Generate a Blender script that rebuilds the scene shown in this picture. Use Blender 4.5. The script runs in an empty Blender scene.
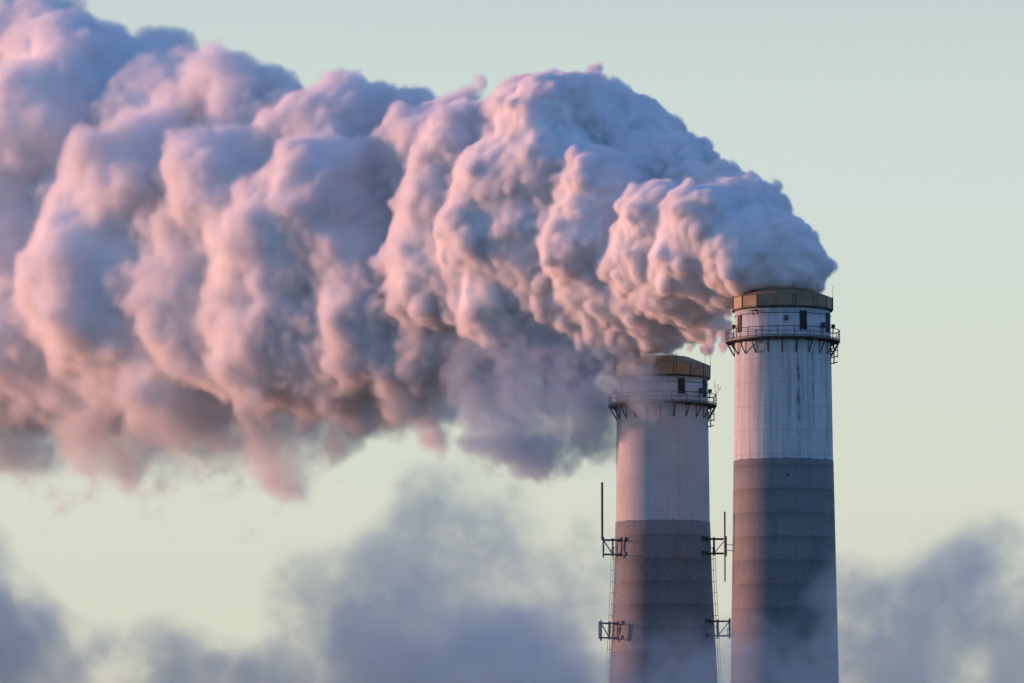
import bpy, bmesh, math, random
import numpy as np
from mathutils import Vector, Matrix

sc = bpy.context.scene
COL = sc.collection
R = math.radians
FPX = 4440.0                      # focal length in pixels of a 1024 px wide frame
CAM_Z = 60.0
PITCH = R(5.5)
D1, D2 = 553.0, 578.0             # distances of the two chimneys

# ------------------------------------------------------------------ camera
cam = bpy.data.cameras.new('camera')
cam.sensor_width = 36.0
cam.lens = 36.0 * FPX / 1024.0
cam.clip_start = 1.0
cam.clip_end = 60000.0
camo = bpy.data.objects.new('camera', cam)
COL.objects.link(camo)
camo.location = (0, 0, CAM_Z)
camo.rotation_euler = (R(90) + PITCH, 0, 0)
sc.camera = camo

# ------------------------------------------------------------------ light
SUN_EL = R(4.8)
SUN_AZ = R(112)                   # left of the direction chimney -> camera, so a little behind the chimneys
to_sun = Vector((-math.sin(SUN_AZ) * math.cos(SUN_EL), -math.cos(SUN_AZ) * math.cos(SUN_EL), math.sin(SUN_EL)))
sl = bpy.data.lights.new('sun', 'SUN')
sl.energy = 2.85
sl.angle = R(0.6)
sl.color = (1.0, 0.45, 0.32)
so = bpy.data.objects.new('sun', sl)
COL.objects.link(so)
so.location = (-300, 400, 300)
so.rotation_euler = to_sun.to_track_quat('Z', 'Y').to_euler()

w = bpy.data.worlds.new('World')
sc.world = w
w.use_nodes = True
nt = w.node_tree
nt.nodes.clear()
N = nt.nodes.new
sky = N('ShaderNodeTexSky')
sky.sky_type = 'NISHITA'
sky.sun_disc = False
sky.sun_elevation = SUN_EL
sky.sun_rotation = math.atan2(to_sun.x, to_sun.y)
sky.altitude = 0
sky.air_density = 1.0
sky.dust_density = 0.6
sky.ozone_density = 2.5
bg = N('ShaderNodeBackground')
bg.inputs['Strength'].default_value = 0.15
# pale winter haze low over the horizon, clear Nishita sky above it
geo = N('ShaderNodeNewGeometry')
sepw = N('ShaderNodeSeparateXYZ')
nt.links.new(geo.outputs['Incoming'], sepw.inputs[0])
neg = N('ShaderNodeMath'); neg.operation = 'MULTIPLY'; neg.inputs[1].default_value = -1
nt.links.new(sepw.outputs[2], neg.inputs[0])
hz = N('ShaderNodeValToRGB')
cr = hz.color_ramp
cr.interpolation = 'EASE'
SKY_RAMP = [(0.0, (1.88, 1.85, 1.64)), (0.035, (1.90, 1.92, 1.68)), (0.08, (1.93, 2.03, 1.74)), (0.135, (1.84, 2.04, 1.88)), (0.26, (0.95, 1.30, 1.60)), (0.5, (0.58, 0.76, 1.32)), (1.0, (0.34, 0.46, 0.88))]
mx = max(max(c) for _, c in SKY_RAMP)
while len(cr.elements) < len(SKY_RAMP):
    cr.elements.new(0.5)
for e, (p, c) in zip(cr.elements, SKY_RAMP):
    e.position = p
    e.color = (*[k / mx for k in c], 1)
nt.links.new(neg.outputs[0], hz.inputs[0])
sc_ = N('ShaderNodeVectorMath'); sc_.operation = 'SCALE'; sc_.inputs['Scale'].default_value = mx * 1.52
# the sky away from the low sun is already dim and blue
dt = N('ShaderNodeVectorMath'); dt.operation = 'DOT_PRODUCT'; dt.inputs[1].default_value = (0.6, -0.8, 0.0)
nt.links.new(geo.outputs['Incoming'], dt.inputs[0])
mr = N('ShaderNodeMapRange'); mr.interpolation_type = 'SMOOTHSTEP'
mr.inputs[1].default_value = -0.6; mr.inputs[2].default_value = 0.66
nt.links.new(dt.outputs['Value'], mr.inputs[0])
dim = N('ShaderNodeMix'); dim.data_type = 'RGBA'; dim.blend_type = 'MULTIPLY'; dim.inputs[0].default_value = 1.0
tint = N('ShaderNodeMix'); tint.data_type = 'RGBA'
tint.inputs[6].default_value = (0.47, 0.86, 1.42, 1); tint.inputs[7].default_value = (1, 1, 1, 1)
nt.links.new(mr.outputs[0], tint.inputs[0])
nt.links.new(hz.outputs[0], dim.inputs[6]); nt.links.new(tint.outputs[2], dim.inputs[7])
nt.links.new(dim.outputs[2], sc_.inputs[0])
mixw = N('ShaderNodeMix'); mixw.data_type = 'RGBA'; mixw.inputs[0].default_value = 0.85
nt.links.new(sky.outputs[0], mixw.inputs[6])
nt.links.new(sc_.outputs[0], mixw.inputs[7])
out = N('ShaderNodeOutputWorld')
nt.links.new(mixw.outputs[2], bg.inputs[0])
nt.links.new(bg.outputs[0], out.inputs[0])

sc.view_settings.view_transform = 'Standard'
sc.view_settings.look = 'None'
sc.view_settings.exposure = 0.7
sc.view_settings.gamma = 1.0
sc.render.engine = 'CYCLES'
cy = sc.cycles
cy.max_bounces = 20
cy.diffuse_bounces = 8
cy.glossy_bounces = 2
cy.transmission_bounces = 4
cy.volume_bounces = 14
cy.transparent_max_bounces = 16
cy.volume_step_rate = 2.5
cy.volume_max_steps = 64
cy.use_denoising = True
cy.use_adaptive_sampling = True
cy.adaptive_threshold = 0.04


def px(x, y, d=D1):
    """world point seen at pixel x, y on the upright plane Y = d"""
    a = math.tan(PITCH + math.atan((341.5 - y) / FPX))
    k = d / (math.cos(PITCH) - (341.5 - y) / FPX * math.sin(PITCH))
    return Vector(((x - 512) / FPX * k, d, CAM_Z + d * a))


# ------------------------------------------------------------------ materials
def mat(name):
    m = bpy.data.materials.new(name)
    m.use_nodes = True
    m.node_tree.nodes.clear()
    return m


class NT:
    def __init__(s, m):
        s.t = m.node_tree

    def n(s, typ, ins=None, **kw):
        nd = s.t.nodes.new(typ)
        for k, v in kw.items():
            setattr(nd, k, v)
        for k, v in (ins or {}).items():
            if isinstance(v, bpy.types.NodeSocket):
                s.t.links.new(v, nd.inputs[k])
            else:
                nd.inputs[k].default_value = v
        return nd

    def math(s, op, a, b=0.0, c=0.0, clamp=False):
        nd = s.n('ShaderNodeMath', {0: a, 1: b, 2: c}, operation=op)
        nd.use_clamp = clamp
        return nd.outputs[0]

    def mix(s, f, a, b):
        nd = s.n('ShaderNodeMix', data_type='RGBA')
        for i, v in ((0, f), (6, a), (7, b)):
            if isinstance(v, bpy.types.NodeSocket):
                s.t.links.new(v, nd.inputs[i])
            else:
                nd.inputs[i].default_value = v if i == 0 else (*v[:3], 1)
        return nd.outputs[2]


def principled(T, base, rough=0.8, normal=None, metallic=0.0):
    b = T.n('ShaderNodeBsdfPrincipled', {'Roughness': rough, 'Metallic': metallic})
    if isinstance(base, bpy.types.NodeSocket):
        T.t.links.new(base, b.inputs['Base Color'])
    else:
        b.inputs['Base Color'].default_value = (*base, 1)
    if normal is not None:
        T.t.links.new(normal, b.inputs['Normal'])
    o = T.n('ShaderNodeOutputMaterial')
    T.t.links.new(b.outputs[0], o.inputs['Surface'])
    return b


def worn(name, c1, c2, scale=2.0, rough=0.7, metallic=0.0):
    m = mat(name)
    T = NT(m)
    tc = T.n('ShaderNodeTexCoord')
    nz = T.n('ShaderNodeTexNoise', {'Vector': tc.outputs['Object'], 'Scale': scale, 'Detail': 6.0, 'Roughness': 0.65})
    f = T.n('ShaderNodeMapRange', {0: nz.outputs[0], 1: 0.35, 2: 0.65})
    principled(T, T.mix(f.outputs[0], c1, c2), rough, metallic=metallic)
    return m


def chimney_material(name, z_paint, streak_u, band_h, wear, seed, z_top):
    """one coat for a whole shaft: white paint above z_paint, bare banded concrete below. UV: u = turn (0-1), v = height in metres"""
    m = mat(name)
    T = NT(m)
    uv = T.n('ShaderNodeUVMap')
    uv.uv_map = 'UVMap'
    sep = T.n('ShaderNodeSeparateXYZ', {0: uv.outputs[0]})
    u, v = sep.outputs[0], sep.outputs[1]
    tc = T.n('ShaderNodeTexCoord')
    obj = tc.outputs['Object']

    def noise(sx, sz, detail=6.0, rough=0.6, off=0.0):
        mp = T.n('ShaderNodeMapping', {'Vector': obj, 'Scale': (sx, sx, sz), 'Location': (seed + off, 3.1 * off, off)})
        return T.n('ShaderNodeTexNoise', {'Vector': mp.outputs[0], 'Scale': 1.0, 'Detail': detail, 'Roughness': rough}).outputs[0]

    def ramp(x, a, b, lo=0.0, hi=1.0):
        return T.n('ShaderNodeMapRange', {0: x, 1: a, 2: b, 3: lo, 4: hi}).outputs[0]
    streak = ramp(noise(1.5, 0.05, off=5), 0.48, 0.72)          # long vertical runs
    fine = ramp(noise(5.0, 0.12, off=9), 0.45, 0.75)
    patch = ramp(noise(0.25, 0.25, off=13), 0.35, 0.7)
    grain = noise(2.2, 2.2, 8.0, 0.7, off=21)
    # white paint
    k_ = 0.72 + 0.28 * wear
    white = T.mix(patch, (0.63 * k_, 0.64 * k_, 0.63 * k_), (0.50 * k_, 0.52 * k_, 0.52 * k_))
    white = T.mix(T.math('MULTIPLY', streak, 0.8 * wear), white, (0.28, 0.27, 0.25))
    white = T.mix(T.math('MULTIPLY', fine, 0.6 * wear), white, (0.33, 0.32, 0.30))
    # thin joints every lift
    lift = T.math('FRACT', T.math('DIVIDE', v, band_h))
    joint = T.math('LESS_THAN', T.math('ABSOLUTE', T.math('SUBTRACT', lift, 0.5)), 0.018)
    white = T.mix(T.math('MULTIPLY', joint, 0.34 * wear), white, (0.22, 0.22, 0.22))
    # rust runs
    for su, wd, amt, vlo, vhi in streak_u:
        wob = T.math('MULTIPLY', T.math('SUBTRACT', noise(0.1, 0.6, 3.0, off=su * 50), 0.5), 0.012)
        du = T.math('ABSOLUTE', T.math('SUBTRACT', T.math('ADD', u, wob), su))
        k = ramp(du, wd * 0.3, wd, 1.0, 0.0)
        k = T.math('MULTIPLY', k, ramp(noise(0.6, 0.45, 4.0, off=su * 70), 0.38, 0.6))
        k = T.math('MULTIPLY', k, ramp(v, vlo, vlo + 2.0))
        k = T.math('MULTIPLY', k, ramp(v, vhi - 2.0, vhi, 1.0, 0.0))
        white = T.mix(T.math('MULTIPLY', k, amt), white, (0.13, 0.075, 0.05))
    vert = T.math('FRACT', T.math('MULTIPLY', u, 40.0))
    vj = T.math('MULTIPLY', T.math('LESS_THAN', vert, 0.05), ramp(noise(0.8, 0.08, 3.0, off=61), 0.45, 0.6))
    white = T.mix(T.math('MULTIPLY', vj, 0.28 * wear), white, (0.2, 0.2, 0.2))
    # bare concrete in pour lifts, each with its own tone
    idx = T.math('FLOOR', T.math('DIVIDE', v, band_h))
    wn = T.n('ShaderNodeTexWhiteNoise', {'W': idx}, noise_dimensions='1D').outputs[0]
    conc = T.mix(wn, (0.12, 0.12, 0.12), (0.22, 0.218, 0.214))
    conc = T.mix(T.math('MULTIPLY', patch, 0.45), conc, (0.225, 0.222, 0.22))
    conc = T.mix(T.math('MULTIPLY', streak, 0.40), conc, (0.085, 0.080, 0.078))
    conc = T.mix(T.math('MULTIPLY', ramp(fine, 0.2, 1.0), 0.30), conc, (0.10, 0.095, 0.09))
    conc = T.mix(ramp(grain, 0.42, 0.68, 0, 0.6), conc, (0.25, 0.245, 0.24))
    f2 = T.math('FRACT', T.math('DIVIDE', v, band_h))
    edge_n = T.math('MULTIPLY', T.math('SUBTRACT', noise(1.4, 0.9, 4.0, off=31), 0.5), 0.16)
    jd = T.math('MAXIMUM', ramp(T.math('ADD', T.math('ABSOLUTE', T.math('SUBTRACT', f2, 0.5)), edge_n), 0.42, 0.5), T.math('MULTIPLY', ramp(T.math('ADD', f2, T.math('MULTIPLY', edge_n, 3.0)), 0.55, 1.0), 0.6))
    conc = T.mix(T.math('MULTIPLY', jd, 0.55), conc, (0.07, 0.067, 0.066))
    # soot towards the mouth
    edge = T.math('ADD', v, T.math('MULTIPLY', T.math('SUBTRACT', noise(1.3, 0.5, 6.0, off=41), 0.5), 0.5))
    isw = T.math('GREATER_THAN', edge, z_paint)
    soot = T.math('MULTIPLY', ramp(v, z_top - 3.0, z_top), ramp(noise(1.5, 0.3, 5.0, off=51), 0.35, 0.65))
    white = T.mix(T.math('MULTIPLY', soot, 0.75), white, (0.16, 0.155, 0.15))
    col = T.mix(isw, conc, white)
    bmp = T.n('ShaderNodeBump', {'Height': T.math('ADD', grain, T.math('MULTIPLY', jd, -0.6)), 'Strength': 0.35, 'Distance': 0.05})
    principled(T, col, 0.75, bmp.outputs[0])
    return m


M_STEEL = worn('dark_painted_steel', (0.022, 0.026, 0.032), (0.055, 0.048, 0.042), 3.0, 0.6)
M_DARK = worn('dark_opening', (0.012, 0.013, 0.015), (0.03, 0.03, 0.03), 3.0, 0.8)
M_GALV = worn('galvanised_steel', (0.16, 0.17, 0.18), (0.25, 0.25, 0.25), 4.0, 0.5)
M_BAND = worn('ochre_cladding', (0.33, 0.215, 0.11), (0.20, 0.145, 0.095), 0.9, 0.6)
M_HOOD = worn('sooty_hood_cladding', (0.12, 0.085, 0.05), (0.07, 0.06, 0.055), 1.2, 0.7)
M_BOX = worn('grey_cabinet_paint', (0.03, 0.033, 0.037), (0.06, 0.06, 0.06), 4.0, 0.6)


# ------------------------------------------------------------------ mesh helpers
def link(name, bm, m, parent=None, smooth=False):
    me = bpy.data.meshes.new(name)
    bm.normal_update()
    bm.to_mesh(me)
    bm.free()
    for mm in (m if isinstance(m, (list, tuple)) else [m]):
        me.materials.append(mm)
    if smooth:
        for p in me.polygons:
            p.use_smooth = True
    o = bpy.data.objects.new(name, me)
    COL.objects.link(o)
    if parent is not None:
        o.parent = parent
    return o


def tag(o, label=None, cat=None, kind=None, group=None):
    if label: o['label'] = label
    if cat: o['category'] = cat
    if kind: o['kind'] = kind
    if group: o['group'] = group
    return o


def bar(bm, a, b, r=0.05, n=6):
    a, b = Vector(a), Vector(b)
    d = b - a
    L = d.length
    q = d.to_track_quat('Z', 'Y').to_matrix().to_4x4()
    bmesh.ops.create_cone(bm, cap_ends=True, segments=n, radius1=r, radius2=r, depth=L,
                          matrix=Matrix.Translation((a + b) / 2) @ q)


def box(bm, c, s, rot=None):
    mx = Matrix.Translation(Vector(c))
    if rot is not None:
        mx = mx @ rot
    mx = mx @ Matrix.Diagonal((*s, 1))
    r = bmesh.ops.create_cube(bm, size=1.0, matrix=mx)
    return r['verts']


def lathe(bm, prof, n=96, uv=False, close=False, a0=0.0):
    """prof: list of (r, z); rings round Z"""
    rings = []
    for r, z in prof:
        rings.append([bm.verts.new((r * math.cos(a0 + 2 * math.pi * i / n), r * math.sin(a0 + 2 * math.pi * i / n), z)) for i in range(n)])
    lay = bm.loops.layers.uv.new('UVMap') if uv else None
    K = len(rings)
    for k in range(K if close else K - 1):
        A, B = rings[k], rings[(k + 1) % K]
        for i in range(n):
            j = (i + 1) % n
            f = bm.faces.new((A[i], A[j], B[j], B[i]))
            if uv:
                us = (i / n, (i + 1) / n, (i + 1) / n, i / n)
                vs = (prof[k][1], prof[k][1], prof[(k + 1) % K][1], prof[(k + 1) % K][1])
                for lp, uu, vv in zip(f.loops, us, vs):
                    lp[lay].uv = (uu, vv)
    return rings


def pol(a, r, z):
    """a = degrees, 0 facing the camera (-Y), positive towards the right of the picture (+X)"""
    return Vector((r * math.sin(R(a)), -r * math.cos(R(a)), z))


def face_out(a):
    return Matrix.Rotation(R(a), 4, 'Z')


# ------------------------------------------------------------------ ground
def ground():
    m = mat('winter_grass_ground')
    T = NT(m)
    tc = T.n('ShaderNodeTexCoord')
    n1 = T.n('ShaderNodeTexNoise', {'Vector': tc.outputs['Object'], 'Scale': 0.01, 'Detail': 8.0})
    n2 = T.n('ShaderNodeTexNoise', {'Vector': tc.outputs['Object'], 'Scale': 0.3, 'Detail': 6.0})
    c = T.mix(n1.outputs[0], (0.05, 0.06, 0.03), (0.13, 0.11, 0.07))
    c = T.mix(T.math('MULTIPLY', n2.outputs[0], 0.5), c, (0.09, 0.085, 0.06))
    principled(T, c, 0.95)
    bm = bmesh.new()
    xs = [-25000, -8000, -3000, -1500] + list(range(-1000, 1001, 50)) + [1500, 3000, 8000, 25000]
    ys = [-25000, -8000, -2000] + list(range(-1000, 1501, 50)) + [2500, 5000, 12000, 25000]
    vs = []
    for y in ys:
        row = []
        for x in xs:
            z = 58.0 * math.exp(-((x / 420.0) ** 2) - ((y + 60) / 190.0) ** 2)   # the rise the picture was taken from
            z += 1.5 * math.sin(x * 0.004 + 1) * math.cos(y * 0.005) if abs(x) < 1500 and abs(y) < 1600 else 0
            row.append(bm.verts.new((x, y, z - 1.5)))
        vs.append(row)
    for j in range(len(ys) - 1):
        for i in range(len(xs) - 1):
            bm.faces.new((vs[j][i], vs[j][i + 1], vs[j + 1][i + 1], vs[j + 1][i]))
    tag(link('ground', bm, m, smooth=True), kind='structure')


ground()


# ------------------------------------------------------------------ chimneys
def chimney(label, xc, d, y_mouth, y_plat, y_paint, prof_px, mat_args, doors, boxes, seed, band_px, rods):
    """prof_px: [(half width px, y px)] from the mouth down"""
    s = d / FPX
    base = px(xc, 341.5, d)
    base.z = 0
    root = bpy.data.objects.new('chimney', None)
    COL.objects.link(root)
    root.location = base
    tag(root, label, 'chimney', group='power station chimneys')

    def H(y):
        return px(xc, y, d).z
    zt = H(y_mouth)
    prof = [(hw * s * 1.004, H(y)) for hw, y in prof_px]
    lo = prof[-1]
    slope = (prof[-1][0] - prof[-3][0]) / (prof[-3][1] - prof[-1][1])
    prof.append((lo[0] + slope * lo[1], 0.0))
    zp = H(y_paint)

    def rad(z):
        for (r0, z0), (r1, z1) in zip(prof, prof[1:]):
            if z1 <= z <= z0:
                return r0 + (r1 - r0) * (z0 - z) / (z0 - z1)
        return prof[0][0]
    # shaft: outer skin, lip, inner flue
    bm = bmesh.new()
    zs = sorted(set([z for _, z in prof] + [zp + 0.02, zp - 0.02]))
    zz = []
    for a, b in zip(zs, zs[1:]):
        k = max(1, int((b - a) / 3))
        zz += [a + (b - a) * i / k for i in range(k)]
    zz.append(zs[-1])
    outer = [(rad(z) + (0.05 if z < zp else 0.0), z) for z in zz]
    rt = outer[-1][0]
    lathe(bm, outer + [(rt - 0.5, zt), (rt - 0.5, zt - 14), (0.02, zt - 14)], 128, uv=True)
    for f in bm.faces:
        f.smooth = True
    link('shaft', bm, chimney_material('chimney_shaft_coat', zp, *mat_args(H), seed, zt), root)
    # ochre band of flat cladding panels round the mouth
    bh0, bh1 = H(band_px[1]), H(band_px[0])
    NB = 16
    ro = band_px[2] * s / math.cos(math.pi / NB)
    bm = bmesh.new()
    lathe(bm, [(ro, bh0), (ro, bh1), (ro - 0.12, bh1 + 0.05), (rt + 0.12, bh1 + 0.05), (rt + 0.06, bh1 - 0.1), (rt + 0.06, bh0 + 0.12), (ro - 0.14, bh0 + 0.0)], NB, close=True, a0=R(-90 + 180 / NB))
    band = link('cap_band', bm, M_BAND, root)
    bm = bmesh.new()
    for i in range(NB):
        a = 360 / NB * (i + 0.5)
        p, q = pol(a, ro + 0.02, bh0), pol(a, ro + 0.02, bh1 + 0.06)
        bar(bm, p, q, 0.055, 5)
    for i in range(NB):                      # dark drip edge under the panels
        a, b = 360 / NB * (i + .5), 360 / NB * (i + 1.5)
        bar(bm, pol(a, ro - 0.03, bh0 - 0.08), pol(b, ro - 0.03, bh0 - 0.08), 0.13, 6)
    link('batten', bm, M_STEEL, band)
    bm = bmesh.new()
    rise = 9.0 * s
    lathe(bm, [(ro - 0.06, bh1 + 0.06), (ro * 0.56, bh1 + rise), (ro * 0.56 - 0.15, bh1 + rise), (rt + 0.1, bh1 - 0.02)], NB, close=True, a0=R(-90 + 180 / NB))
    link('cap_hood', bm, M_BAND, band)
    # gallery
    zd = H(y_plat[0])
    rp = y_plat[1] * s
    rs = rad(zd)
    bm = bmesh.new()
    lathe(bm, [(rs + 0.03, zd), (rp, zd), (rp, zd - 0.22), (rp - 0.12, zd - 0.26), (rs + 0.03, zd - 0.26)], 48, close=True)
    deck = link('gallery_deck', bm, M_STEEL, root)
    NP = 22
    bm = bmesh.new()
    rh = 1.22
    for i in range(NP):
        a = 360 / NP * (i + 0.5)
        bar(bm, pol(a, rp - 0.06, zd - .1), pol(a, rp - 0.06, zd + rh), 0.05, 5)
    for hz, rr in ((rh, 0.05), (rh * 0.55, 0.04), (0.12, 0.05)):
        for i in range(NP * 2):
            a, b = 180 / NP * i, 180 / NP * (i + 1)
            bar(bm, pol(a, rp - 0.06, zd + hz), pol(b, rp - 0.06, zd + hz), rr, 5)
    link('railing', bm, M_STEEL, deck)
    proto = None
    for i in range(NP):
        a = 360 / NP * (i + 0.5) + 4
        if proto is None:
            bm = bmesh.new()
            rb = rad(zd - 1.9)
            bar(bm, pol(0, rp - 0.15, zd - 0.3), pol(0, rb + 0.06, zd - 1.9), 0.075, 6)
            bar(bm, pol(0, rb + 0.05, zd - 0.36), pol(0, rb + 0.05, zd - 1.95), 0.04, 5)
            bar(bm, pol(0, rb + 0.05, zd - 0.34), pol(0, rp - 0.1, zd - 0.34), 0.07, 5)
            proto = link('bracket', bm, M_STEEL, deck)
            o = proto
        else:
            o = proto.copy()
            COL.objects.link(o)
        o.rotation_euler.z = R(a)
    # doors
    for (dx, y0, y1, wpx) in doors:
        r = rad(H(y1)) + 0.0
        a = math.degrees(math.asin(max(-0.99, min(0.99, dx * s / r))))
        z0, z1 = H(y1), H(y0)
        bm = bmesh.new()
        wd = wpx * s
        box(bm, pol(a, r + 0.01, (z0 + z1) / 2), (wd, 0.16, z1 - z0), face_out(a))
        dr = link('door', bm, M_DARK, root)
        bm = bmesh.new()
        for sx in (-1, 1):
            box(bm, pol(a, r + 0.05, (z0 + z1) / 2) + face_out(a) @ Vector((sx * (wd / 2 + 0.05), 0, 0)), (0.09, 0.18, z1 - z0 + 0.1), face_out(a))
        box(bm, pol(a, r + 0.06, z1 + 0.08), (wd + 0.2, 0.2, 0.1), face_out(a))
        link('door_frame', bm, M_STEEL, dr)
    # cabinets and lamps on the gallery
    for (dx, yc, wp, hp, off, nm) in boxes:
        r = rad(H(yc)) + off
        a = math.degrees(math.asin(max(-0.97, min(0.97, dx * s / r))))
        bm = bmesh.new()
        box(bm, pol(a, r + 0.25, H(yc)), (wp * s, 0.45, hp * s), face_out(a))
        bmesh.ops.bevel(bm, geom=list(bm.edges), offset=0.03, segments=1, affect='EDGES')
        if nm == 'warning_light':
            bar(bm, pol(a, r + 0.25, H(yc) - hp * s / 2), pol(a, r + 0.25, H(yc) - hp * s / 2 - 0.7), 0.05, 5)
        link(nm, bm, M_BOX, root)
    # ring cable and hoist beam under the band
    bm = bmesh.new()
    zc = H(band_px[1] + 7)
    for i in range(48):
        a, b = 7.5 * i, 7.5 * (i + 1)
        bar(bm, pol(a, rad(zc) + .05, zc), pol(b, rad(zc) + .05, zc), 0.035, 4)
    link('ring_cable', bm, M_STEEL, root)
    bm = bmesh.new()
    a = -36
    zh = H(band_px[1] + 4.5)
    r = rad(zh)
    box(bm, pol(a, r + 0.55, zh), (1.15, 0.16, 0.16), face_out(a))
    box(bm, pol(a, r + 0.3, zh - 0.02), (0.16, 0.9, 0.14), face_out(a))
    for dx in (-0.3, 0.35):
        e = pol(a, r + 0.5, zh) + face_out(a) @ Vector((dx, 0, 0))
        bar(bm, e, e + Vector((0.12, 0, -0.6)), 0.07, 5)
    link('hoist_beam', bm, M_STEEL, root)
    # lightning rods
    for a in rods:
        bm = bmesh.new()
        bar(bm, pol(a, ro + 0.03, bh0), pol(a, ro + 0.03, bh1 + 0.4), 0.03, 5)
        bar(bm, pol(a, ro + 0.03, bh1 + 0.4), pol(a, ro + 0.03, bh1 + 1.6), 0.02, 4)
        link('lightning_rod', bm, M_STEEL, root)
    # ladder with hoops that leaves the gallery at the right
    bm = bmesh.new()
    a = 76
    z0, z1 = zd - 3.0, zd - 0.2
    for q in (-1, 1):
        e = face_out(a) @ Vector((q * 0.25, 0, 0))
        bar(bm, pol(a, rs + 0.45, z0) + e, pol(a, rs + 0.45, z1) + e, 0.04, 5)
        bar(bm, pol(a, rs + 0.9, z0 + 0.7) + e, pol(a, rs + 0.9, z1) + e, 0.03, 5)
        for zz_ in (z0, z0 + 0.75, z0 + 1.5):
            bar(bm, pol(a, rs, zz_) + e, pol(a, rs + 0.9, zz_ + .2) + e, 0.04, 5)
    for i in range(9):
        bar(bm, pol(a, rs + 0.45, z0 + 0.3 * i) + face_out(a) @ Vector((-.25, 0, 0)), pol(a, rs + 0.45, z0 + 0.3 * i) + face_out(a) @ Vector((.25, 0, 0)), 0.025, 4)
    link('ladder', bm, M_STEEL, root)
    return root, rad, H, s


def mats_right(H):
    return ([(0.79, 0.009, 1.0, H(462), H(345)), (0.845, 0.006, 0.8, H(440), H(345)), (0.91, 0.005, 0.5, H(456), H(350)), (0.70, 0.003, 0.3, H(430), H(345)), (0.60, 0.003, 0.35, H(380), H(345)), (0.735, 0.0025, 0.4, H(410), H(345))], 2.95, 1.0)


def mats_left(H):
    return ([(0.83, 0.004, 0.2, H(500), H(410))], 3.0, 0.35)


XR, XL = 782.8, 662.2
ch1, rad1, H1, s1 = chimney(
    'taller white and grey chimney on the right, pouring thick smoke from its ochre rim', XR, D1, 300.2, (341.0, 57.6), 461.0,
    [(47.6, 300.2), (48.2, 345), (48.8, 400), (49.4, 460), (50.6, 530), (53.3, 683)], mats_right,
    [(-44.0, 318, 334, 4.2), (17.5, 316, 333.5, 6.0), (43.5, 316, 334, 5.0)],
    [(0.3, 322.5, 4.2, 4.4, 0.0, 'cabinet'), (38.5, 328.5, 7.0, 5.5, 0.3, 'cabinet'), (-49.0, 328, 2.6, 4.0, 0.15, 'warning_light'), (48.0, 327.5, 2.8, 3.6, 0.15, 'warning_light')],
    1.3, (299.2, 310.0, 49.7), (-80, -34, 8, 40, 78))
ch2, rad2, H2, s2 = chimney(
    'shorter striped chimney on the left, antenna brackets on its flanks, only thin smoke', XL, D2, 367.2, (405.0, 54.6), 522.2,
    [(45.2, 367.2), (45.6, 410), (46.3, 470), (46.8, 522), (48.6, 580), (53.6, 683)], mats_left,
    [(-41.0, 383, 399, 3.8), (17.5, 382.5, 397, 5.6), (41.2, 382, 398, 4.6)],
    [(37.0, 393.5, 6.0, 5.5, 0.3, 'cabinet'), (-46.5, 392.5, 2.6, 4.0, 0.15, 'warning_light'), (45.5, 392, 2.8, 3.6, 0.15, 'warning_light')],
    8.7, (366.5, 378.0, 47.3), (-80, -30, 15, 60, 82))


def antenna_mount(root, rad, H, s, side, y, sp, arm_px, label=None):
    """cage bracket on the flank; side -1 left, +1 right"""
    z = H(y)
    hh = 10.0 * s
    r = rad(z)
    bm = bmesh.new()
    X1 = side * (r + arm_px * s)
    Y0 = -1.3
    xin = {}
    for yy in (Y0, Y0 - 1.3):
        xi = side * (math.sqrt(r * r - yy * yy) - 0.15)
        xo = side * (r + 0.35)
        xin[yy] = xo
        for zz in (z + hh * 0.72, z - hh * 0.72):
            bar(bm, (xi, yy, zz), (X1, yy, zz), 0.10, 6)
        bar(bm, (xo, yy, z - hh * .9), (xo, yy, z + hh * .9), 0.12, 6)
        bar(bm, (X1, yy, z - hh), (X1, yy, z + hh), 0.12, 6)
        bar(bm, (xo, yy, z - hh * .72), (X1, yy, z + hh * .72), 0.06, 5)
    for zz in (z + hh * 0.72, z - hh * 0.72):
        bar(bm, (X1, Y0, zz), (X1, Y0 - 1.3, zz), 0.07, 6)
        bar(bm, (side * (r + .35), Y0, zz), (side * (r + .35), Y0 - 1.3, zz), 0.07, 6)
        bar(bm, (X1, Y0 - 1.3, zz), (X1, Y0 - 3.1, zz), 0.06, 6)
        a_ = math.degrees(math.atan2(side * r, 2.6))
        for q in (6, 14):                              # clamp plates bolted to the shaft
            box(bm, pol(a_ - side * q, r + 0.12, zz), (0.42, 0.3, 0.5), face_out(a_ - side * q))
        bar(bm, pol(a_ - side * 15, r + 0.2, zz), (side * (r + .35), Y0 - 1.3, zz), 0.07, 6)
    o = link('antenna_mount', bm, M_STEEL, root)
    return o, X1, Y0 - 3.1, z, hh


for side, y, arm in ((-1, 548, 12.0), (1, 547, 14.5), (-1, 631, 11.0), (1, 629, 14.5)):
    o, X1, Y1, z, hh = antenna_mount(ch2, rad2, H2, s2, side, y, 0, arm)
    if y == 548:
        bm = bmesh.new()
        bar(bm, (X1 - .2, Y1, z + hh * .6), (X1 - .2, Y1, z + hh * 1.0), 0.16, 8)
        bar(bm, (X1 - .2, Y1, z + hh), (X1 - .2, Y1, H2(484.5)), 0.15, 8)
        link('whip_antenna', bm, M_STEEL, o)
    if y in (631, 629):
        for k in range(2 if side < 0 else 1):
            bm = bmesh.new()
            box(bm, (X1 + side * (.25 + 0.0 * k), Y1 + .9 * k, z), (0.28, 0.2, hh * 1.7))
            bmesh.ops.bevel(bm, geom=list(bm.edges), offset=0.04, segments=1, affect='EDGES')
            link('panel_antenna', bm, M_GALV, o)
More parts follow.
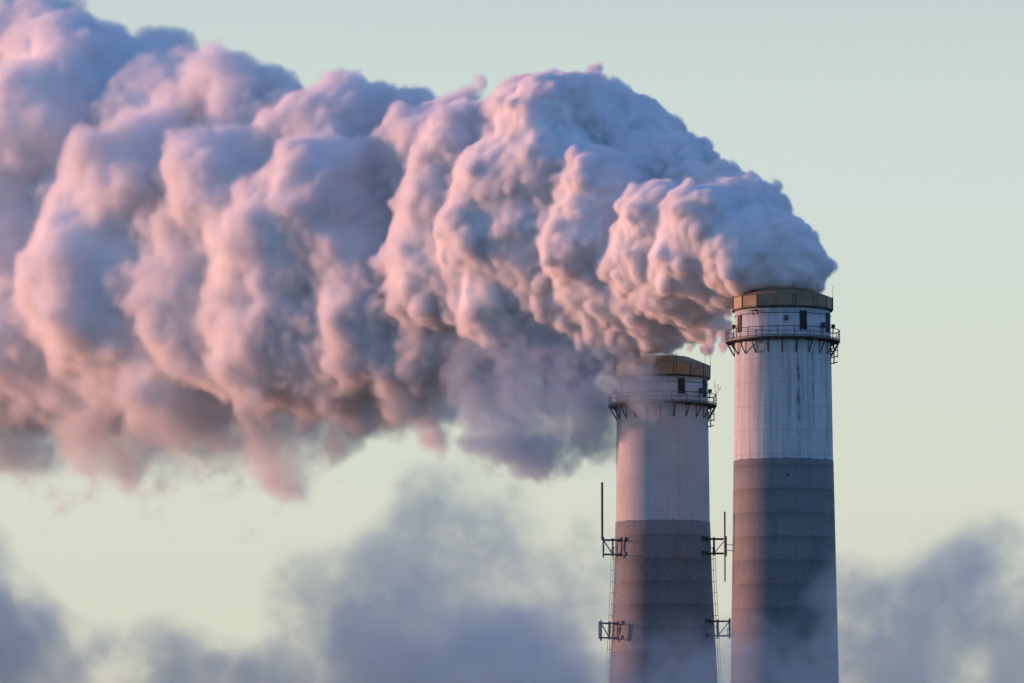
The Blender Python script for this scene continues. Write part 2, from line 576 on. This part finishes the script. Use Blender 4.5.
# cable ladders down both flanks of the farther chimney
for side in (-1, 1):
    bm = bmesh.new()
    za, zb = H2(548), 0.3
    pr = None
    K = 60
    for i in range(K + 1):
        z = za + (zb - za) * i / K
        r = rad2(z) + 0.30
        c = (Vector((side * (r - .1), -1.4, z)), Vector((side * (r + 0.2), -1.4, z)))
        if pr:
            bar(bm, pr[0], c[0], 0.04, 5)
            bar(bm, pr[1], c[1], 0.03, 5)
        bar(bm, c[0] - Vector((side * .3, 0, 0)), c[1], 0.035, 5)
        pr = c
    link('cable_ladder', bm, M_STEEL, ch2)
# twig-like aerials at the gallery of the farther chimney
bm = bmesh.new()
b0 = Vector((53.0 * s2, -1.0, H2(397)))
for dx, dz in ((3.0, 12.5), (5.5, 10.0), (-1.0, 15.0)):
    bar(bm, b0, b0 + Vector((dx * s2, 0, dz * s2)), 0.022, 4)
    bar(bm, b0 + Vector((dx * .6 * s2, 0, dz * .6 * s2)), b0 + Vector(((dx * .6 + 2) * s2, 0, dz * .8 * s2)), 0.018, 4)
link('aerial', bm, M_STEEL, ch2)
# long pale dipole carried by two arms off the left flank of the nearer chimney
for y, nm in ((548, True), (632, False)):
    bm = bmesh.new()
    z = H1(y)
    r = rad1(z)
    xx = -(r + 8.4 * s1) if nm else -(r + 4.5 * s1)
    for dz in (-0.35, 0.35):
        bar(bm, (-(r - 0.2), -0.8, z + dz), (xx, -0.8, z + dz), 0.05, 5)
    bar(bm, (-(r - 0.1), -0.8, z - .5), (-(r - 0.1), -0.8, z + .5), 0.05, 5)
    bar(bm, (xx, -0.8, z - .5), (xx, -0.8, z + .5), 0.06, 5)
    arm = link('antenna_arm', bm, M_GALV, ch1)
    if nm:
        bm = bmesh.new()
        bar(bm, (xx, -0.8, H1(582)), (xx, -0.8, H1(552)), 0.10, 8)
        bar(bm, (xx, -0.8, H1(552)), (xx, -0.8, H1(512)), 0.12, 8)
        link('dipole_antenna', bm, M_GALV, arm)
# small round peep hole
bm = bmesh.new()
z = H1(478)
bar(bm, pol(1, rad1(z) + 0.0, z), pol(1, rad1(z) + 0.12, z), 0.17, 12)
link('peephole', bm, M_DARK, ch1)


# ------------------------------------------------------------------ unseen building added off to the left to keep the sun off the low steam
def steam_shade_block():
    root = bpy.data.objects.new('steam_shade_block', None)
    COL.objects.link(root)
    root.location = (-150, 541, 0)
    tag(root, 'tall windowed block added beyond the left edge of the view, shading the low steam', 'building')
    m1 = worn('ribbed_siding', (0.20, 0.22, 0.24), (0.27, 0.28, 0.29), 0.05, 0.7)
    T = NT(m1)
    bm = bmesh.new()
    W, D, Hh = 44.0, 138.0, 108.0
    box(bm, (0, 0, Hh / 2), (W, D, Hh))
    for j in range(31):
        for side in (-1, 1):
            box(bm, (side * (W / 2 + 0.2), -D / 2 + j * D / 30, Hh / 2 - .1), (0.5, 0.5, Hh - 0.4))
    link('wall', bm, m1, root)
    bm = bmesh.new()
    box(bm, (0, 0, Hh + 0.5), (W + 1.2, D + 1.2, 0.98))
    for k in range(5):
        box(bm, (-4, -46 + 23 * k, Hh + 2.2), (12, 9, 2.7))
    link('roof', bm, M_BOX, root)
    for k in range(4):
        for side in (-1, 1):
            bm = bmesh.new()
            z = 16 + 23 * k
            box(bm, (side * (W / 2 + 0.5), 0, z), (0.2, D - 12, 4.5))
            for j in range(23):
                for v_ in box(bm, (side * (W / 2 + 0.58), -D / 2 + 6 + j * (D - 12) / 22, z), (0.25, 0.3, 4.9)):
                    for f in v_.link_faces:
                        f.material_index = 1
            link('window', bm, [M_DARK, M_GALV], root)


steam_shade_block()


# ------------------------------------------------------------------ smoke
# All smoke is worked out on a lattice in picture-sized units at the chimney's distance (1 unit = S metres):
# u to the right, q down, t away from the camera.
S = D1 / FPX


def bspline(n_out, cell, off):
    n_in = int(n_out / cell) + 5
    x = np.arange(n_out) / cell + off
    i = np.floor(x).astype(int)
    f = x - i
    W = np.zeros((n_out, n_in + 2), np.float32)
    ws = ((1 - f) ** 3 / 6, (3 * f ** 3 - 6 * f ** 2 + 4) / 6, (-3 * f ** 3 + 3 * f ** 2 + 3 * f + 1) / 6, f ** 3 / 6)
    for k, wv in enumerate(ws):
        W[np.arange(n_out), i + k] = wv
    return W


def noise3(shape, cell, rng, aniso=(1, 1, 1)):
    Ws = [bspline(n, max(cell * a, 1.0), rng.random()) for n, a in zip(shape, aniso)]
    g = rng.standard_normal([W.shape[1] for W in Ws]).astype(np.float32)
    for ax in range(3):
        g = np.moveaxis(np.tensordot(Ws[ax], g, axes=(1, ax)), 0, ax)
    return (g / g.std()).astype(np.float32)


def fbm(shape, cell, octs, rng, gain=0.5, aniso=(1, 1, 1)):
    o, a = 0, 1.0
    for k in range(octs):
        o = o + a * noise3(shape, cell / 2 ** k, rng, aniso)
        a *= gain
    return o / np.float32(math.sqrt(sum(gain ** (2 * k) for k in range(octs))))


def sst(x, a, b):
    t = np.clip((x - a) / (b - a), 0, 1)
    return t * t * (3 - 2 * t)


class Lat:
    """lattice in a frame whose first axis runs downwind from the mouth (p), second across the plume away from the camera (b), third up (v); unit = S metres"""
    def __init__(s, p, b, q, vox):
        s.vox = vox
        s.u = np.arange(p[0], p[1], vox, dtype=np.float32)
        s.t = np.arange(b[0], b[1], vox, dtype=np.float32)
        s.v = np.arange(-q[1], -q[0], vox, dtype=np.float32)
        s.shape = (len(s.u), len(s.t), len(s.v))

    def grids(s):
        return s.u[:, None, None], s.t[None, :, None], s.v[None, None, :]


THETA = R(50)                     # the wind carries the smoke left and away from the camera
CT, ST = math.cos(THETA), math.sin(THETA)
Z0 = px(XR, 0, D1).z              # height of v = 0


def place(u, q, b, dy=0.0, r=0.0, CT=CT, ST=ST):
    """picture position and offset across the plume -> lattice coordinates and true radius"""
    A, B = u - XR, (u - 512) / FPX
    b0 = b + dy
    y = (b0 - A * ST) / (CT + B * ST)
    w_ = px(u, q, D1 + y * S)
    x = (w_.x - (XR - 512) * S) / S
    return -x * CT + y * ST, x * ST + y * CT, (w_.z - Z0) / S, r * (1 + y / FPX)


def lattice_geometry(L, dens, mode, iso=0.5, material=None):
    """a bare lattice mesh carrying the density, and the node group that turns it into fog or into its skin"""
    nx, ny, nz = L.shape
    me = bpy.data.meshes.new('lattice')
    me.vertices.add(nx * ny * nz)
    at = me.attributes.new('dens', 'FLOAT', 'POINT')
    at.data.foreach_set('value', np.ascontiguousarray(dens, np.float32).ravel())
    lo = Vector((float(L.u[0]), float(L.t[0]), float(L.v[0]))) * S
    hi = Vector((float(L.u[-1]), float(L.t[-1]), float(L.v[-1]))) * S
    ng = bpy.data.node_groups.new('smoke_lattice', 'GeometryNodeTree')
    ng.interface.new_socket('Geometry', in_out='INPUT', socket_type='NodeSocketGeometry')
    ng.interface.new_socket('Geometry', in_out='OUTPUT', socket_type='NodeSocketGeometry')
    A = ng.nodes.new
    K = ng.links.new
    gi, go = A('NodeGroupInput'), A('NodeGroupOutput')
    pos = A('GeometryNodeInputPosition')
    sub = A('ShaderNodeVectorMath'); sub.operation = 'SUBTRACT'; sub.inputs[1].default_value = lo
    dv = A('ShaderNodeVectorMath'); dv.operation = 'DIVIDE'
    dv.inputs[1].default_value = ((hi.x - lo.x) / (nx - 1), (hi.y - lo.y) / (ny - 1), (hi.z - lo.z) / (nz - 1))
    K(pos.outputs[0], sub.inputs[0]); K(sub.outputs[0], dv.inputs[0])
    rnd = A('ShaderNodeVectorMath'); rnd.operation = 'ADD'; rnd.inputs[1].default_value = (0.5, 0.5, 0.5)
    K(dv.outputs[0], rnd.inputs[0])
    sp = A('ShaderNodeSeparateXYZ'); K(rnd.outputs[0], sp.inputs[0])

    def fl(sk):
        n = A('FunctionNodeFloatToInt'); n.rounding_mode = 'FLOOR'; K(sk, n.inputs[0]); return n.outputs[0]

    def im(op, a, b):
        n = A('FunctionNodeIntegerMath'); n.operation = op
        for i, x in enumerate((a, b)):
            if isinstance(x, int): n.inputs[i].default_value = x
            else: K(x, n.inputs[i])
        return n.outputs[0]
    ix, iy, iz = (fl(sp.outputs[i]) for i in range(3))
    idx = im('ADD', im('MULTIPLY', im('ADD', im('MULTIPLY', ix, ny), iy), nz), iz)
    na = A('GeometryNodeInputNamedAttribute'); na.data_type = 'FLOAT'; na.inputs['Name'].default_value = 'dens'
    si = A('GeometryNodeSampleIndex'); si.data_type = 'FLOAT'; si.domain = 'POINT'
    K(gi.outputs[0], si.inputs['Geometry'])
    K(na.outputs[0], si.inputs['Value'])
    K(idx, si.inputs['Index'])
    vc = A('GeometryNodeVolumeCube')
    K(si.outputs[0], vc.inputs['Density'])
    vc.inputs['Min'].default_value = lo
    vc.inputs['Max'].default_value = hi
    for nme, n in zip(('Resolution X', 'Resolution Y', 'Resolution Z'), (nx, ny, nz)):
        vc.inputs[nme].default_value = n
    last = vc.outputs[0]
    if mode == 'skin':
        vm = A('GeometryNodeVolumeToMesh')
        vm.resolution_mode = 'GRID' if hasattr(vm, 'resolution_mode') else 'GRID'
        vm.inputs['Threshold'].default_value = iso
        K(last, vm.inputs[0])
        last = vm.outputs[0]
    else:
        sm = A('GeometryNodeSetMaterial')
        sm.inputs['Material'].default_value = material
        K(last, sm.inputs[0])
        last = sm.outputs[0]
    K(last, go.inputs[0])
    return me, ng


def fog(name, L, dens, material, parent=None, theta=THETA):
    me, ng = lattice_geometry(L, dens, 'fog', material=material)
    me.materials.append(material)
    o = bpy.data.objects.new(name, me)
    COL.objects.link(o)
    md = o.modifiers.new('fog', 'NODES')
    md.node_group = ng
    if parent is not None:
        o.parent = parent
    else:
        in_wind(o, theta)
    return o


def in_wind(o, theta=THETA):
    CT, ST = math.cos(theta), math.sin(theta)
    # local x = downwind (-cos, +sin), local y = across (sin, cos): a turn by 180 - theta, with y mirrored by the lattice handedness
    o.matrix_world = Matrix(((-CT, ST, 0, (XR - 512) * S), (ST, CT, 0, D1), (0, 0, 1, Z0), (0, 0, 0, 1)))


def skin(name, L, dens, iso, material):
    me, ng = lattice_geometry(L, dens, 'skin', iso)
    tmp = bpy.data.objects.new(name, me)
    COL.objects.link(tmp)
    md = tmp.modifiers.new('skin', 'NODES')
    md.node_group = ng
    dg = bpy.context.evaluated_depsgraph_get()
    res = bpy.data.meshes.new_from_object(tmp.evaluated_get(dg))
    bpy.data.objects.remove(tmp)
    bpy.data.meshes.remove(me)
    bpy.data.node_groups.remove(ng)
    res.materials.clear()
    res.materials.append(material)
    res.polygons.foreach_set('use_smooth', np.ones(len(res.polygons), bool))
    o = bpy.data.objects.new(name, res)
    COL.objects.link(o)
    return o


def vol_material(name, color, dens, aniso=0.2):
    m = mat(name)
    T = NT(m)
    pv = T.n('ShaderNodeVolumePrincipled', {'Color': (*color, 1), 'Density': dens, 'Anisotropy': aniso, 'Density Attribute': 'density'})
    o = T.n('ShaderNodeOutputMaterial')
    T.t.links.new(pv.outputs[0], o.inputs['Volume'])
    return m


def smoke_skin_material():
    m = mat('dense_smoke')
    T = NT(m)
    b = principled(T, (0.97, 0.965, 0.97), 1.0)
    b.inputs['Specular IOR Level'].default_value = 0.0
    return m


# big billows of the plume: u, q, t, radius
PUFFS = [
    (784, 262, 0, 44), (762, 240, 6, 44), (730, 212, 8, 44), (800, 270, 4, 33), (770, 280, -6, 36), (692, 192, 40, 36), (762, 206, 14, 30), (676, 166, 62, 42),
    (742, 262, -22, 42), (706, 226, -28, 44), (690, 262, -30, 42), (724, 285, -8, 30),
    (716, 194, 20, 36), (655, 215, -34, 38), (640, 255, -30, 40), (668, 292, -18, 36), (640, 300, -8, 34),
    (630, 150, 78, 62), (596, 124, 70, 52), (596, 142, 34, 44), (655, 172, 66, 46), (545, 118, -16, 42), (575, 104, 0, 32), (640, 180, 40, 48), (600, 195, -22, 44), (585, 240, -34, 46),
    (600, 285, -14, 44), (560, 290, -14, 42), (615, 330, 14, 36), (665, 322, 20, 28), (700, 318, 16, 24), (720, 325, 18, 20),
    (560, 335, 18, 46), (585, 352, 24, 36), (540, 352, 20, 36), (620, 350, 20, 32), (500, 362, 20, 32), (660, 340, 18, 26), (695, 334, 16, 24), (722, 336, 14, 18),
    (530, 120, 6, 48), (560, 105, 14, 36), (590, 95, 20, 26), (520, 92, 4, 20), (545, 170, -26, 48), (500, 180, -36, 46), (460, 150, -14, 52),
    (430, 150, 6, 50), (410, 125, 44, 40), (470, 110, 24, 28), (390, 150, 40, 44), (440, 210, -34, 44), (480, 240, -40, 50),
    (530, 245, -34, 44), (440, 270, -30, 56), (500, 300, -20, 52), (450, 330, 0, 54), (400, 200, 10, 52),
    (345, 132, 10, 54), (300, 150, 0, 60), (250, 110, 0, 46), (218, 94, -6, 48), (330, 210, -34, 74), (290, 250, -44, 78),
    (370, 265, -20, 64), (240, 190, -36, 74), (380, 320, -20, 62), (420, 360, 0, 52), (340, 350, -10, 66), (270, 330, -40, 74),
    (152, 80, 70, 52), (110, 98, 30, 58), (170, 120, 0, 60), (60, 74, 10, 56), (34, 46, 30, 50), (-10, 60, 20, 60), (60, 140, -26, 84), (75, 215, -30, 60),
    (140, 190, -46, 86), (20, 220, -30, 110), (110, 290, -56, 92), (200, 300, -40, 88), (190, 370, -20, 78), (110, 375, -16, 76),
    (30, 330, -30, 100), (20, 400, 16, 54), (290, 400, 10, 56), (230, 410, 22, 52), (-30, 130, 10, 90), (-40, 250, 0, 110), (-60, 360, -10, 90), (-90, 395, -50, 60), (-130, 370, -70, 70), (350, 400, 10, 38),
    (420, 378, 26, 40), (385, 385, 16, 44), (310, 412, 16, 42), (215, 432, 16, 50), (110, 430, 16, 52), (20, 412, 16, 56), (60, 440, 26, 34), (270, 445, 21, 28), (160, 450, 21, 30),
]


def blur(a, r):
    for ax in range(3):
        a = np.moveaxis(a, ax, 0)
        pad = np.concatenate([np.repeat(a[:1], r + 1, 0), a, np.repeat(a[-1:], r, 0)], 0)
        cs = np.cumsum(pad, 0, dtype=np.float32)
        a = (cs[2 * r + 1:] - cs[:-2 * r - 1]) / np.float32(2 * r + 1)
        a = np.moveaxis(a, 0, ax)
    return a


def adder(L, wu, wt, wv, sdf):
    def add(u, t, v, r, margin):
        e = r + margin + 14
        i0, i1 = np.searchsorted(L.u, (u - e, u + e))
        j0, j1 = np.searchsorted(L.t, (t - e, t + e))
        k0, k1 = np.searchsorted(L.v, (v - e, v + e))
        if i0 >= i1 or j0 >= j1 or k0 >= k1: return
        sl_ = np.s_[i0:i1, j0:j1, k0:k1]
        d = np.sqrt((wu[sl_] - u) ** 2 + (wt[sl_] - t) ** 2 + (wv[sl_] - v) ** 2) - r
        np.minimum(sdf[sl_], d, out=sdf[sl_])
    return add


def plume():
    L = Lat((-66, 1770), (-215, 200), (-212, 500), 2.5)
    P, B, V = L.grids()
    rng = np.random.default_rng(11)
    rnd = random.Random(5)
    sh = L.shape
    c = 1 / L.vox
    wu = fbm(sh, 46 * c, 3, rng) ; wt = fbm(sh, 46 * c, 3, rng) ; wv = fbm(sh, 46 * c, 3, rng)
    loose = sst(P, 200, 1000)                             # looser, softer billows downwind
    lk = 1.0 + 0.9 * loose
    lk = lk * (3.6 + 1.4 * loose)
    wu = P + wu * lk; wt = B + wt * lk; wv = V + wv * lk
    sdf = np.full(sh, 60.0, np.float32)
    add = adder(L, wu, wt, wv, sdf)

    def kids(u, t, v, r, n, lo, hi, out=(0.94, 1.02)):
        for i in range(n):
            z = 1 - 2 * (i + rnd.random()) / n
            a = i * 2.39996 + rnd.random() * 0.9
            h = math.sqrt(max(0, 1 - z * z))
            rr = r * rnd.uniform(lo, hi)
            dd = r * rnd.uniform(*out) - rr * 0.6
            yield u + dd * h * math.cos(a), t + dd * h * math.sin(a), v + dd * z, rr
    base = [place(u, q, t * 1.3, 0, r * (0.97 + 0.05 * min(1, max(0, (600 - u) / 300)))) for (u, q, t, r) in PUFFS]
    for b_ in base:
        add(*b_, 40)
    # the big masses melt into one another: the folds between them are filled
    sm = sdf
    for rad_ in (7, 6, 5):
        sm = blur(sm, rad_)
    sdf += (sm - 3.0 - sdf) * (0.80 + 0.20 * loose)
    del sm
    for (p_, b_, v_, r_) in base:
        k = min(1.0, max(0.0, (p_ - 280) / 560))
        n1 = int(max(12, min(30, (22 - 5 * k) * (r_ / 50))))
        for pp in kids(p_, b_, v_, r_, n1, 0.16, 0.36 + .08 * k, (0.90, 1.02)):
            add(*pp, 14)
            for p2 in kids(*pp, 9 if k < .6 else 5, 0.26, 0.46):
                add(*p2, 5)
    sm = sdf
    for rad_ in (2, 2):
        sm = blur(sm, rad_)
    sdf += (sm - sdf) * (0.08 + 0.9 * sst(P, 150, 700))
    sm = blur(blur(sdf, 4), 4)
    sdf += (sm - sdf) * (0.65 * sst(P, 300, 900))
    del sm
    # cauliflower texture: rounded bumps, sharp creases
    b1 = np.abs(noise3(sh, 17 * c, rng)); b2 = np.abs(noise3(sh, 8 * c, rng))
    sdf -= (b1 - 0.8) * (1.6 + 1.0 * loose) + (b2 - 0.8) * (1.9 - 0.5 * loose)
    del b1, b2
    # the mouth: a column inside the rim, nothing below the rim outside it
    rc = np.sqrt(P ** 2 + B ** 2)
    vm = (H1(296.5) - Z0) / S
    sdf = np.minimum(sdf, np.broadcast_to(np.maximum(rc - 25, np.abs(V - vm) - 12), sh))
    hood = vm - 3 + 9.5 * np.clip((50 - rc) / 20, 0, 1)      # the sloping hood of the cap
    below = hood + 1.5 - V
    sdf = np.where((rc < 64) & (rc > 27) & (below > 0), np.maximum(sdf, below * 2.0), sdf)
    wf = fbm(sh, 30 * c, 4, rng, 0.62)
    qq = 767 - (767 + V) / (1 + (P * ST + B * CT) / FPX)      # height as the picture shows it
    under = sst(qq, 345, 455) * sst(P, 150, 330)
    core = sdf + 5.0 + 12.5 * loose + under * 26 + wf * (0.4 + 1.6 * loose + 6 * under)
    core = core + 70 * sst(qq, 408, 440) * (P > 600)      # no dense heart in the thin rags underneath
    del qq
    soft = 4.6 + 16 * loose + 30 * under
    d = sdf + wf * (0.9 + 4.0 * loose + 15 * under) - (0.5 + 2.0 * loose + 2 * under)
    dens = sst(-d, 0, 1) * np.clip(-d / soft, 0, 1) ** 1.2 * (1.0 - 0.68 * loose) * (1 - 0.82 * under)
    dens = np.where(core < -7, 0.0, dens)                # deep inside the dense skin there is nothing to march through
    m = smoke_skin_material()
    skin_f = np.clip(0.5 - core / 8, 0, 1)
    skin_f[0] = skin_f[-1] = 0
    skin_f[:, 0] = skin_f[:, -1] = 0
    skin_f[:, :, 0] = skin_f[:, :, -1] = 0
    body = skin('smoke_plume', L, skin_f, 0.5, m)
    in_wind(body)
    tag(body, 'huge billowing pink and blue smoke plume blown left from the taller chimney', 'smoke', kind='stuff')
    print('plume skin polys', len(body.data.polygons))
    fog('thin_smoke', L, dens.astype(np.float32), vol_material('plume_vapour', (0.99, 0.985, 0.987), 4.6, 0.0), body)
    return body


plume()


def soft_cloud(name, label, puffs, rng_p, rng_b, rng_q, vox, seed, density, lo, hi, amp, cell, theta=0.0, color=(0.96, 0.96, 0.97), cut=None, squash=1.0, drift=0.0):
    """a loose cloud of vapour: (u, q, depth, radius, weight) puffs frayed by turbulence"""
    L = Lat(rng_p, rng_b, rng_q, vox)
    P, B, V = L.grids()
    rng = np.random.default_rng(seed)
    c = 1 / vox
    sh = L.shape
    w1 = fbm(sh, cell * c, 5, rng, 0.55) * cell * 0.16
    w2 = fbm(sh, cell * c, 5, rng, 0.55) * cell * 0.16
    ct, st_ = math.cos(theta), math.sin(theta)
    f = np.zeros(sh, np.float32)
    for (u, q, dy, r, wt_) in puffs:
        dy += drift * max(0, 630 - u)
        A, Bc = u - XR, (u - 512) / FPX
        w_ = px(u, q, D1 + dy * S)
        x = (w_.x - (XR - 512) * S) / S
        p_, b_, v_ = -x * ct + dy * st_, x * st_ + dy * ct, (w_.z - Z0) / S
        dd = np.sqrt((P + w1 - p_) ** 2 + ((B - b_) * squash) ** 2 + (V + w2 - v_) ** 2) / r
        f = np.maximum(f, (1 - dd) * wt_)
    t = fbm(sh, cell * c, 6, rng, 0.75)
    d = sst(f + t * amp * np.clip(f * 4, 0, 1), lo, hi)
    if cut is not None:
        d = d * cut(P, B, V)
    for ax in range(3):                        # fade at the lattice's own limits
        n = sh[ax]
        e = np.clip(np.minimum(np.arange(n), np.arange(n)[::-1]) / 6.0, 0, 1)
        d = d * e.reshape([-1 if k == ax else 1 for k in range(3)])
    d[d < 0.004] = 0
    o = fog(name, L, d.astype(np.float32), vol_material(name, color, density, 0.1), theta=theta)
    return tag(o, label, 'smoke' if 'smoke' in name else 'steam', kind='stuff')


# thin smoke of the farther chimney, curling down behind the big plume
yL = (D2 - D1) / S
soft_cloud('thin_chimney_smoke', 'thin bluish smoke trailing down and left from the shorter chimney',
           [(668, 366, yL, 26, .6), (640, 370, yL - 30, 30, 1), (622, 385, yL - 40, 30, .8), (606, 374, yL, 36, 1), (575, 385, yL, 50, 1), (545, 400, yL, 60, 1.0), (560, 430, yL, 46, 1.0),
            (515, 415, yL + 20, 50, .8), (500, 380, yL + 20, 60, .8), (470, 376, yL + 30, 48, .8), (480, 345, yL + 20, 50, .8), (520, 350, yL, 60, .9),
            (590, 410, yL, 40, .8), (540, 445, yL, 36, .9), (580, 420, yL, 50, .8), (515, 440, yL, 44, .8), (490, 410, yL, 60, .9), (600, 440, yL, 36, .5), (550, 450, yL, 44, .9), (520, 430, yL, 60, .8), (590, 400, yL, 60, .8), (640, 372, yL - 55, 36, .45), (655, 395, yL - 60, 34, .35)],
           (100, 640), (-130, 240), (300, 540), 2.5, 21, 0.28, 0.05, 0.55, 0.55, 24, theta=THETA, color=(0.60, 0.75, 0.88), drift=0.75)  # blue tint of fine smoke, deepened in place of the big plume's shade

soft_cloud('steam_cloud', 'dark blue grey steam rising in the lower left corner',
           [(-10, 640, -230, 100, 1.2), (-30, 590, -230, 80, 1), (45, 700, -230, 76, 1), (140, 690, -230, 95, .6), (110, 660, -230, 75, .5), (210, 720, -230, 90, .6)],
           (440, 880), (-330, -140), (500, 790), 3.2, 31, 0.17, 0.04, 0.95, 0.26, 60, squash=1.3)
soft_cloud('steam_cloud', 'broad blue grey steam bank drifting in front of the bases of both chimneys and off to the right',
           [(450, 600, -230, 130, 0.95), (480, 670, -230, 140, 1.25), (385, 650, -230, 110, 1.05), (540, 640, -230, 105, 0.95), (340, 620, -230, 90, 0.75), (600, 700, -230, 95, 0.95), (520, 720, -230, 150, 1.35),
            (445, 530, -230, 80, 0.75), (655, 690, -230, 90, 0.65), (380, 720, -230, 120, 1.15), (290, 700, -230, 90, 0.85), (700, 712, -230, 85, 1.05), (770, 672, -230, 72, 1.05), (800, 700, -230, 90, 1.25), (560, 545, -230, 80, 0.65), (500, 560, -230, 90, 0.75),
            (960, 640, -230, 120, 1.25), (915, 680, -230, 110, 1.25), (1015, 660, -230, 120, 1.35), (970, 575, -230, 85, 1.15), (1010, 590, -230, 70, 0.95), (1060, 600, -230, 80, 0.95), (960, 740, -230, 130, 1.45), (890, 625, -230, 75, 0.85), (865, 690, -230, 80, 0.95)],
           (-400, 600), (-330, -140), (440, 800), 3.2, 32, 0.15, 0.02, 1.0, 0.24, 60, squash=1.3)
